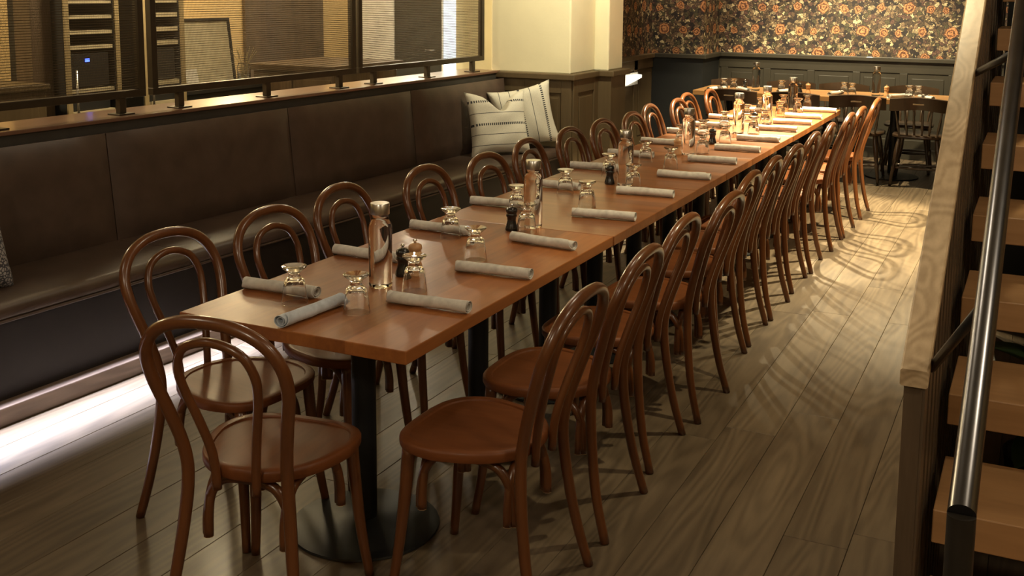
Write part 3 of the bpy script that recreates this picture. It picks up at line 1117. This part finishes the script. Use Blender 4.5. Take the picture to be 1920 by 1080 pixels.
def make_napkin(seed):
    rnd = random.Random(seed)
    Lh = 0.137
    ns, nl = 54, 16
    turns = 2.35
    th = 0.0016
    ph = rnd.uniform(0, 6)
    def pos(i, j, off):
        t = i / ns
        s = j / nl
        a = -0.9 + 2 * PI * turns * t
        r = 0.0085 + 0.0130 * t + off
        y = (s - 0.5) * 2 * Lh
        # inner turns stop short of the ends, outer hem runs diagonally
        if t < 0.55:
            y *= 0.985
        if t > 0.86:
            y *= 1 - 0.18 * (t - 0.86) / 0.14 * (0.5 + 0.5 * math.sin(3 * s + ph))
        wob = 0.0011 * math.sin(7 * s + 3 * a * 0.5 + ph) + 0.0008 * math.sin(19 * s + ph * 2)
        flare = 0.0012 * (2 * abs(s - 0.5)) ** 3
        r += wob * t + flare * t
        x = r * math.cos(a) * 1.10
        z = r * math.sin(a) * 0.86
        return (x, y, z)
    vs = []
    W_ = nl + 1
    for off in (0, th):
        for i in range(ns + 1):
            for j in range(nl + 1):
                vs.append(pos(i, j, off))
    B = (ns + 1) * W_
    fs = []
    for i in range(ns):
        for j in range(nl):
            q = i * W_ + j
            fs.append((q, q + 1, q + W_ + 1, q + W_))
            fs.append((B + q, B + q + W_, B + q + W_ + 1, B + q + 1))
    for i in range(ns):
        for j in (0, nl):
            q = i * W_ + j
            fs.append((q, q + W_, B + q + W_, B + q))
    for j in range(nl):
        for i in (0, ns):
            q = i * W_ + j
            fs.append((q, q + 1, B + q + 1, B + q))
    zmin = min(p[2] for p in vs)
    vs = [(x, y, z - zmin + 0.0005) for x, y, z in vs]
    return MB().add(vs, fs).build('rolled_napkin', M_napkin, None, auto=60)


TZ = 0.7505
# napkins
naps = [make_napkin(3), make_napkin(11), make_napkin(20)]
nu_ = [0, 0, 0]
def place_napkin(i, x, y, ang, z, label, group='rolled linen napkins'):
    k = i % 3
    o = naps[k] if nu_[k] == 0 else naps[k].copy()
    if nu_[k]:
        COL.objects.link(o)
    nu_[k] = 1
    o.location = (x, y, z)
    o.rotation_euler[2] = -math.radians(ang)
    tag(o, label, 'napkin', group)
    return o


RN = [(-0.153, 0.377, 88), (-0.151, 0.803, 87), (-0.18, 1.265, 97), (-0.157, 1.829, 84), (-0.174, 2.40, 85), (-0.155, 2.945, 86), (-0.169, 3.515, 87),
      (-0.157, 4.02, 88), (-0.15, 4.515, 88), (-0.16, 5.09, 90), (-0.145, 5.525, 86), (-0.15, 5.945, 88), (-0.13, 6.45, 88)]
for i, (x, y, a) in enumerate(RN):
    place_napkin(i, x, y, a, TZ, 'grey rolled napkin on the aisle side of the long table, %s' % nth(i))
LN = [(-0.645, 0.303, 88), (-0.652, 0.80, 90), (-0.635, 1.29, 92), (-0.66, 1.85, 88), (-0.635, 2.385, 90), (-0.66, 2.985, 86), (-0.65, 3.516, 88), (-0.645, 4.08, 88),
      (-0.66, 4.64, 88), (-0.64, 5.07, 88), (-0.64, 5.58, 90), (-0.60, 6.2, 90)]
for i, (x, y, a) in enumerate(LN):
    place_napkin(i + 1, x, y, a, TZ, 'grey rolled napkin on the bench side of the long table, %s' % nth(i))
M_napkin = napkin_mat('blue_grey_linen', (0.55, 0.60, 0.66))
nb_ = make_napkin(31)
nb_.location = (-0.412, 0.150, TZ)
nb_.rotation_euler[2] = -math.radians(4)
tag(nb_, 'blue grey rolled napkin lying lengthwise at the near table end', 'napkin', 'rolled linen napkins')

# carafes
cproto = make_carafe()
CR = [(-0.412, 0.515), (-0.353, 1.546), (-0.353, 2.619), (-0.376, 3.74), (-0.363, 4.837), (-0.320, 5.47), (-0.325, 6.38)]
FARCR = [(-1.03, 8.08), (0.08, 8.10)]
for i, (x, y) in enumerate(CR + FARCR):
    c = cproto if i == 0 else copy_tree(cproto)
    far = i >= len(CR)
    c.location = (x, y, TZ)
    c.rotation_euler[2] = random.uniform(0, 6)
    if far:
        lab = ['clear water carafe on the far table, nearer the navy corner', 'clear water carafe on the far table, nearer the stairs'][i - len(CR)]
    else:
        lab = 'clear water carafe with steel cap on the long table, %s' % nth(i)
    tag(c, lab, 'carafe', 'water carafes')

# glasses
gproto = make_glass()
GL = [(-0.538, 0.233), (-0.548, 1.217), (-0.540, 1.785), (-0.523, 2.271), (-0.518, 2.828), (-0.510, 3.372), (-0.560, 4.20), (-0.511, 4.51), (-0.522, 5.073), (-0.50, 5.62), (-0.530, 6.18), (-0.43, 6.53)]
GR = [(-0.318, 0.240), (-0.285, 0.515), (-0.305, 0.965), (-0.330, 1.440), (-0.312, 2.023), (-0.290, 2.56), (-0.311, 3.209), (-0.315, 3.83), (-0.311, 4.309), (-0.268, 4.87), (-0.306, 5.36), (-0.331, 5.97), (-0.265, 6.30), (-0.255, 6.62)]
FARGL = [(-1.30, 7.92), (-1.20, 7.90), (-0.76, 7.97), (-0.20, 8.06), (-0.12, 8.01), (0.38, 8.02), (0.46, 7.99)]
first = True
for row, name in ((GL, 'bench-side'), (GR, 'aisle-side'), (FARGL, 'far')):
    for i, (x, y) in enumerate(row):
        o = gproto if first else gproto.copy()
        if not first:
            COL.objects.link(o)
        first = False
        o.location = (x, y, TZ)
        o.rotation_euler[2] = random.uniform(0, 6)
        if name == 'far':
            lab = 'upturned clear glass on the far table, %s from the navy corner' % ('first' if i == 0 else ORD[i])
        else:
            lab = "upturned footed glass in the long table's %s row, %s" % (name, nth(i))
        tag(o, lab, 'glass', 'upturned footed glasses')

# mills
mb_ = make_mill(M_millb, 'pepper_mill')
mw_ = make_mill(M_millw, 'salt_mill')
MB_L = [(-0.415, 0.655), (-0.400, 1.447), (-0.430, 2.608), (-0.378, 4.26), (-0.372, 5.33)]
for i, (x, y) in enumerate(MB_L):
    c = mb_ if i == 0 else copy_tree(mb_)
    c.location = (x, y, TZ)
    tag(c, 'small black pepper mill on the long table, %s' % nth(i), 'pepper mill', 'pepper mills')
for i, (x, y) in enumerate([(-0.60, 8.03), (-1.12, 8.02)]):
    c = copy_tree(mb_)
    c.location = (x, y, TZ)
    tag(c, ['small black pepper mill on the far table beside a pale mill', 'small black pepper mill on the far table beside a carafe'][i], 'pepper mill', 'pepper mills')
for i, (x, y, lab) in enumerate([(-0.415, 0.735, 'pale wooden salt mill behind the nearest black pepper mill'),
                                 (-0.428, 3.70, 'pale wooden salt mill beside the fourth carafe on the long table'),
                                 (-0.395, 6.22, 'pale wooden salt mill near the last carafe of the long table'),
                                 (-0.52, 8.01, 'pale wooden salt mill on the far table beside a black mill'),
                                 (0.17, 8.12, 'pale wooden salt mill on the far table beside the carafe nearer the stairs')]):
    c = mw_ if i == 0 else copy_tree(mw_)
    c.location = (x, y, TZ)
    tag(c, lab, 'salt mill', 'salt mills')

# ------------------------------------------------------------------ far table and dark spindle chairs
ft = empty('dining_table', (-0.25, 8.15, 0))
tag(ft, 'pale topped wooden table set crosswise before the wallpapered wall', 'table')
MB().box(-1.33, 1.35, -0.33, 0.33, 0.705, 0.75, 0.003).build('tabletop', M_fartable, ft)
for x in (-1.05, -0.3, 0.50, 1.15):
    pedestal(ft, x, 0.0)


def make_spindle_chair():
    r = empty('spindle_back_chair')
    # saddle seat
    n = 40
    vs, fs = [], []
    lev = [(0.92, 0.425), (1.0, 0.435), (1.0, 0.450), (0.96, 0.458), (0.6, 0.452), (0.0, 0.448)]
    for s, z in lev[:-1]:
        for k in range(n):
            a = 2 * PI * k / n
            cx, cy = math.cos(a), math.sin(a)
            q = (abs(cx) ** 3.4 + abs(cy) ** 3.4) ** (-1 / 3.4)
            vs.append((0.225 * q * cx * s, 0.21 * q * cy * s, z))
    for i in range(len(lev) - 2):
        for k in range(n):
            k2 = (k + 1) % n
            fs.append((i * n + k, i * n + k2, (i + 1) * n + k2, (i + 1) * n + k))
    vs.append((0, 0, lev[-1][1]))
    for k in range(n):
        fs.append(((len(lev) - 2) * n + k, (len(lev) - 2) * n + (k + 1) % n, len(vs) - 1))
    fs.append(tuple(range(n)))
    MB().add(vs, fs).build('seat', M_dchair, r, auto=50)
    # crest rail: curved board with hand slot frame
    nb = 16
    vs, fs = [], []
    for i in range(nb + 1):
        t = i / nb * 2 - 1
        x = 0.245 * t
        yb = -0.275 + 0.06 * t * t
        top = 0.795 - 0.012 * abs(t) ** 3 + 0.006 * math.cos(t * PI)
        bot = 0.680 + 0.012 * math.cos(t * PI * 1.0)
        for (dy, z) in ((-0.011, bot), (-0.013, top - 0.004), (0.011, top), (0.011, bot)):
            vs.append((x, yb + dy - 0.03 * (z - 0.72), z))
    for i in range(nb):
        for k in range(4):
            k2 = (k + 1) % 4
            fs.append((i * 4 + k, i * 4 + k2, (i + 1) * 4 + k2, (i + 1) * 4 + k))
    fs.append((0, 1, 2, 3))
    fs.append(tuple(nb * 4 + k for k in (3, 2, 1, 0)))
    cr = MB().add(vs, fs).build('crest_rail', M_dchair, r, auto=40)
    MB().box(-0.045, 0.045, -0.302, -0.298, 0.735, 0.746, 0.001).build('hand_slot', plain('slot_edge', (0.30, 0.22, 0.13), 0.4), cr)
    # spindles
    for t in (-0.86, -0.5, -0.17, 0.17, 0.5, 0.86):
        x1 = 0.225 * t
        y1 = -0.275 + 0.05 * t * t
        x0 = 0.18 * t
        p = []
        rr = []
        for j in range(13):
            s = j / 12
            p.append((x0 + (x1 - x0) * s, -0.175 + (y1 + 0.175) * s, 0.44 + 0.250 * s))
            rr.append(0.0085 + 0.005 * math.exp(-((s - 0.35) / 0.13) ** 2) + 0.003 * math.exp(-((s - 0.62) / 0.05) ** 2))
        MB().tube(p, rr, 9).build('spindle', M_dchair, r, True)
    # turned splayed legs
    ends_ = {}
    for sx in (-1, 1):
        for sy in (-1, 1):
            p, rr = [], []
            for j in range(19):
                s = j / 18
                p.append((sx * (0.155 + 0.055 * s), sy * (0.145 + 0.075 * s), 0.43 - 0.43 * s))
                q = 0.0175 + 0.006 * math.exp(-((s - 0.28) / 0.16) ** 2) - 0.006 * math.exp(-((s - 0.56) / 0.03) ** 2) + 0.004 * math.exp(-((s - 0.62) / 0.03) ** 2) - 0.005 * max(0, s - 0.6) / 0.4
                rr.append(q)
            MB().tube(p, rr, 10).build('leg', M_dchair, r, True)
            ends_[(sx, sy)] = (sx * 0.189, sy * 0.192, 0.165)
    def stretch(a, c):
        a, c = Vector(a), Vector(c)
        p = [a + (c - a) * (j / 12) for j in range(13)]
        MB().tube(p, [0.009 + 0.006 * math.exp(-((j / 12 - 0.5) / 0.2) ** 2) for j in range(13)], 8).build('stretcher', M_dchair, r, True)
    stretch(ends_[(-1, -1)], ends_[(-1, 1)])
    stretch(ends_[(1, -1)], ends_[(1, 1)])
    stretch(ends_[(-1, -1)], ends_[(1, -1)])
    stretch((-0.189, 0, 0.165), (0.189, 0, 0.165))
    return r


sp0 = make_spindle_chair()
FC = [(-1.16, 7.83), (-0.575, 7.84), (-0.015, 7.84), (0.505, 7.85), (1.05, 7.86)]
RC = [(-1.42, 8.60), (-0.84, 8.62), (-0.33, 8.62), (0.33, 8.62), (0.95, 8.62)]
k = 0
for i, (x, y) in enumerate(FC):
    c = sp0 if k == 0 else copy_tree(sp0)
    k += 1
    c.location = (x, y, 0.001)
    c.rotation_euler[2] = random.uniform(-0.05, 0.05)
    tag(c, 'dark spindle back chair on the near side of the far table, %s from the left' % ('first' if i == 0 else ORD[i]), 'chair', 'dark spindle back chairs')
for i, (x, y) in enumerate(RC):
    c = copy_tree(sp0)
    c.location = (x, y, 0.001)
    c.rotation_euler[2] = PI + random.uniform(-0.05, 0.05)
    tag(c, 'dark spindle back chair against the wallpapered wall, %s from the left' % ('first' if i == 0 else ORD[i]), 'chair', 'dark spindle back chairs')
# napkins on the far table
for i, (x, y, a) in enumerate([(-1.37, 7.93, 20), (-0.70, 7.98, 30), (-0.265, 8.02, 15), (0.30, 8.02, 40), (0.53, 8.0, -30), (-1.12, 7.95, -35)]):
    place_napkin(i, x, y, a, TZ, 'pale rolled napkin on the far table, %s' % ['leftmost', 'left of the paired mills', 'left of the middle glass pair', 'left of the glass pair nearest the stairs', 'right of the glass pair nearest the stairs', 'between the leftmost glasses and a carafe'][i])

# ------------------------------------------------------------------ cushions on the bench
def pillow_mat(name, stripes=True, base=(0.66, 0.63, 0.52)):
    m, nt, b = new_mat(name)
    tc = N(nt, 'ShaderNodeTexCoord')
    sep = N(nt, 'ShaderNodeSeparateXYZ')
    L(nt, tc.outputs['Object'], sep.inputs[0])
    no = N(nt, 'ShaderNodeTexNoise')
    setin(no, 'Scale', 220)
    L(nt, tc.outputs['Object'], no.inputs['Vector'])
    r = ramp(nt, [(0.35, tuple(c * 0.88 for c in base)), (0.65, base)])
    L(nt, no.outputs['Fac'], r.inputs[0])
    col = r.outputs[0]
    if stripes:
        x, z = sep.outputs[0], sep.outputs[2]
        def band(c, h):
            d = math_n(nt, 'ABSOLUTE', math_n(nt, 'SUBTRACT', z, c))
            return math_n(nt, 'LESS_THAN', d, h)
        dash = math_n(nt, 'GREATER_THAN', math_n(nt, 'FRACT', math_n(nt, 'MULTIPLY', x, 62.0)), 0.42)
        tot = None
        for c in (-0.01, 0.165):
            t = math_n(nt, 'MULTIPLY', band(c, 0.009), dash)
            tot = t if tot is None else math_n(nt, 'MAXIMUM', tot, t)
        for c in (0.075, -0.085, -0.165):
            tot = math_n(nt, 'MAXIMUM', tot, band(c, 0.0022))
        mx = N(nt, 'ShaderNodeMix', data_type='RGBA')
        L(nt, tot, mx.inputs['Factor'])
        L(nt, col, mx.inputs['A'])
        mx.inputs['B'].default_value = (0.045, 0.045, 0.05, 1)
        col = mx.outputs['Result']
    else:
        v = N(nt, 'ShaderNodeTexVoronoi', feature='DISTANCE_TO_EDGE')
        setin(v, 'Scale', 60)
        L(nt, tc.outputs['Object'], v.inputs['Vector'])
        mx = N(nt, 'ShaderNodeMix', data_type='RGBA')
        L(nt, math_n(nt, 'LESS_THAN', v.outputs['Distance'], 0.12), mx.inputs['Factor'])
        L(nt, col, mx.inputs['A'])
        mx.inputs['B'].default_value = (0.06, 0.06, 0.07, 1)
        col = mx.outputs['Result']
    L(nt, col, b.inputs['Base Color'])
    b.inputs['Roughness'].default_value = 0.9
    bp = N(nt, 'ShaderNodeBump')
    setin(bp, 'Strength', 0.3)
    setin(bp, 'Distance', 0.001)
    L(nt, no.outputs['Fac'], bp.inputs['Height'])
    L(nt, bp.outputs[0], b.inputs['Normal'])
    return m


def pillow(name, size, mat, loc, rot, label, dent=0.0):
    n = 26
    vs, fs = [], []
    h = size / 2
    for side in (1, -1):
        for j in range(n + 1):
            for i in range(n + 1):
                a, c = i / n * 2 - 1, j / n * 2 - 1
                # pinch edges between the pointed corners
                px = h * a * (1 - 0.13 * (1 - c * c) ** 1.0 * abs(a) ** 3)
                pz = h * c * (1 - 0.13 * (1 - a * a) ** 1.0 * abs(c) ** 3)
                t = ((1 - a ** 4) * (1 - c ** 4)) ** 0.55
                y = side * 0.085 * t * (1 + 0.05 * math.sin(5 * a + 3 * c) + 0.04 * math.sin(9 * c - 4 * a))
                # karate-chop dent in the top edge
                if dent > 0:
                    g = math.exp(-((a - 0.05) / 0.34) ** 2)
                    pz -= dent * g * max(0, c) ** 2
                vs.append((px, y, pz))
    W_ = n + 1
    B = W_ * W_
    for j in range(n):
        for i in range(n):
            q = j * W_ + i
            fs.append((q, q + W_, q + W_ + 1, q + 1))
            fs.append((B + q, B + q + 1, B + q + W_ + 1, B + q + W_))
    bm = bmesh.new()
    bv = [bm.verts.new(v) for v in vs]
    for f in fs:
        bm.faces.new([bv[i] for i in f])
    bmesh.ops.remove_doubles(bm, verts=bm.verts, dist=1e-5)
    o = MB().bm(bm).build(name, mat, None, True)
    o.location = loc
    o.rotation_euler = rot
    tag(o, label, 'cushion', 'cushions on the banquette')
    return o


M_pillow = pillow_mat('striped_linen')
pillow('striped_cushion', 0.50, M_pillow, bench_pt(-0.27, 4.86, 0.700), (math.radians(-16), 0, math.radians(52)), 'front grey white cushion with dashed dark stripes and dented top', 0.17)
pillow('striped_cushion', 0.50, M_pillow, bench_pt(-0.25, 5.24, 0.715), (math.radians(-10), math.radians(78), math.radians(22)), 'cream cushion with upright dark stripes behind the dented cushion', 0.0)
pillow('patterned_cushion', 0.45, pillow_mat('patterned_linen', False, (0.42, 0.40, 0.40)), bench_pt(-0.27, 0.45, 0.675), (math.radians(-14), 0, math.radians(84)), 'grey patterned cushion cut off by the left picture edge')

# ------------------------------------------------------------------ staircase
RISE, RUN = 0.178, 0.3055
st = empty('staircase', (0, 0, 0))
tag(st, 'open riser wooden staircase with knee wall at the right', 'staircase')
XT0, XT1 = 1.30, 2.32
for k in range(-4, 9):
    z = 1.57 - RISE * k
    y = 2.06 - RUN * k
    if z < 0.1 or z > 2.6:
        continue
    MB().box(XT0, XT1, y, y + 0.335, z - 0.082, z, 0.003).build('tread', M_tread, st)
# right stringer
mb = MB()
ya, yb_ = -0.45, 3.5
sl = RISE / RUN
def nz(y):
    return 1.57 + (y - 2.06) * sl
mb.prism([(ya, 0.0), (ya + 0.3, 0.0), (yb_, nz(yb_) - 0.34), (yb_, nz(yb_) - 0.02), (ya, nz(ya) + 0.02)], XT1, XT1 + 0.05, 'X')
mb.build('stringer', M_stairdark, st)
# knee wall: vertical boards with a sloping top, light ash cap
GX0, GX1 = 1.226, 1.272
ga, gb = 0.165, 3.5
def capz(y):
    return 0.858 + (y - 0.147) * 0.5925
mb = MB().prism([(ga, 0.0), (gb, 0.0), (gb, capz(gb) - 0.038), (ga, capz(ga) - 0.038)], GX0, GX1 - 0.006, 'X')
mb.build('knee_wall_core', M_stairdark, st)
y = ga
i = 0
while y < gb - 0.01:
    w_ = 0.062 if i % 3 else 0.085
    y2 = min(y + w_, gb)
    dpt = 0.006 + 0.003 * ((i * 7) % 3)
    MB().prism([(y + 0.003, 0.0), (y2 - 0.003, 0.0), (y2 - 0.003, capz(y2 - 0.003) - 0.055), (y + 0.003, capz(y + 0.003) - 0.055)], GX1 - 0.006, GX1 - 0.006 + dpt, 'X').build('board', M_stairdark, st)
    y = y2
    i += 1
CW0, CW1 = 1.218, 1.279
vs, fs = [], []
sec = [(CW0, -0.036), (CW0 + 0.004, -0.040), (CW1 - 0.004, -0.040), (CW1, -0.036), (CW1, -0.004), (CW1 - 0.004, 0), (CW0 + 0.004, 0), (CW0, -0.004)]
for yy in (ga - 0.018, gb):
    for x, dz in sec:
        vs.append((x, yy, capz(yy) + dz))
n = len(sec)
for k in range(n):
    fs.append((k, (k + 1) % n, n + (k + 1) % n, n + k))
fs.append(tuple(range(n - 1, -1, -1)))
fs.append(tuple(range(n, 2 * n)))
cp = MB().add(vs, fs).build('cap_rail', M_ash, st)
cp['label'] = 'pale ash cap rail'
BR1, BR2 = -0.22, 0.73
# metal handrail on posts
hr = empty('handrail', (1.40, -0.713, 0.0))
tag(hr, 'brushed steel tube handrail running up beside the stairs', 'handrail')
def hz(y):
    return 0.937 + (y + 0.713) * 0.438
MB().tube([(0, 0, hz(-0.713)), (0, 3.6, hz(-0.713 + 3.6))], 0.0205, 20).build('rail', plain('satin_steel_tube', (0.17, 0.17, 0.18), 0.26, 1.0), hr, auto=40)
MB().tube([(0, 0.0, 0.0), (0, 0.0, hz(-0.713))], 0.0205, 20).build('post', plain('dark_steel_post', (0.035, 0.03, 0.024), 0.4, 0.5), hr, auto=40)
for (yw, zw, yr) in ((0.246, 0.836, BR1), (1.254, 1.455, BR2)):
    a = Vector((GX1 + 0.004 - 1.40, yw + 0.713, zw))
    c = Vector((0, yr + 0.713, hz(yr) - 0.018))
    MB().tube([a, c], 0.011, 8).build("bracket", M_black, hr, True)

# broad-leaf plant under the stairs
pl = empty('potted_plant', (1.58, 1.25, 0.0005))
tag(pl, 'green leafy potted plant under the open stairs', 'plant')
MB().lathe([(0, 0), (0.12, 0), (0.15, 0.26), (0.155, 0.28), (0.14, 0.28), (0.135, 0.24), (0, 0.24)], 28).build('pot', plain('dark_pot', (0.05, 0.045, 0.04), 0.6), pl, auto=40)
mb = MB()
LEAVES = []
for k in range(22):
    a = k * 2.4
    el = random.uniform(0.2, 0.95)
    ln = random.uniform(0.18, 0.27)
    h0 = random.uniform(0.34, 0.58)
    d = Vector((math.cos(a) * math.cos(el), math.sin(a) * math.cos(el), math.sin(el)))
    b0 = Vector((0.05 * math.cos(a), 0.05 * math.sin(a), h0))
    mb.tube([(0, 0, 0.23), tuple(b0)], 0.004, 5)
    side = d.cross(Vector((0, 0, 1))).normalized()
    nrm = side.cross(d)
    vs, fs = [], []
    m_ = 8
    for j in range(m_ + 1):
        s = j / m_
        wv = 0.055 * math.sin(PI * s) ** 0.7
        c = b0 + d * ln * s - Vector((0, 0, 1)) * 0.10 * s * s
        vs += [c - side * wv + nrm * 0.012 * (wv / 0.055), c, c + side * wv + nrm * 0.012 * (wv / 0.055)]
    for j in range(m_):
        for q in (0, 1):
            i0 = j * 3 + q
            fs.append((i0, i0 + 1, i0 + 4, i0 + 3))
    nv = len(vs)
    vs2 = [v - nrm * 0.0015 for v in vs]
    fs2 = fs + [tuple(nv + i for i in reversed(f)) for f in fs]
    MB().add(vs + vs2, fs2).build('leaf', M_leaf, pl, True)
mb.build('stems', M_leaf, pl, True)
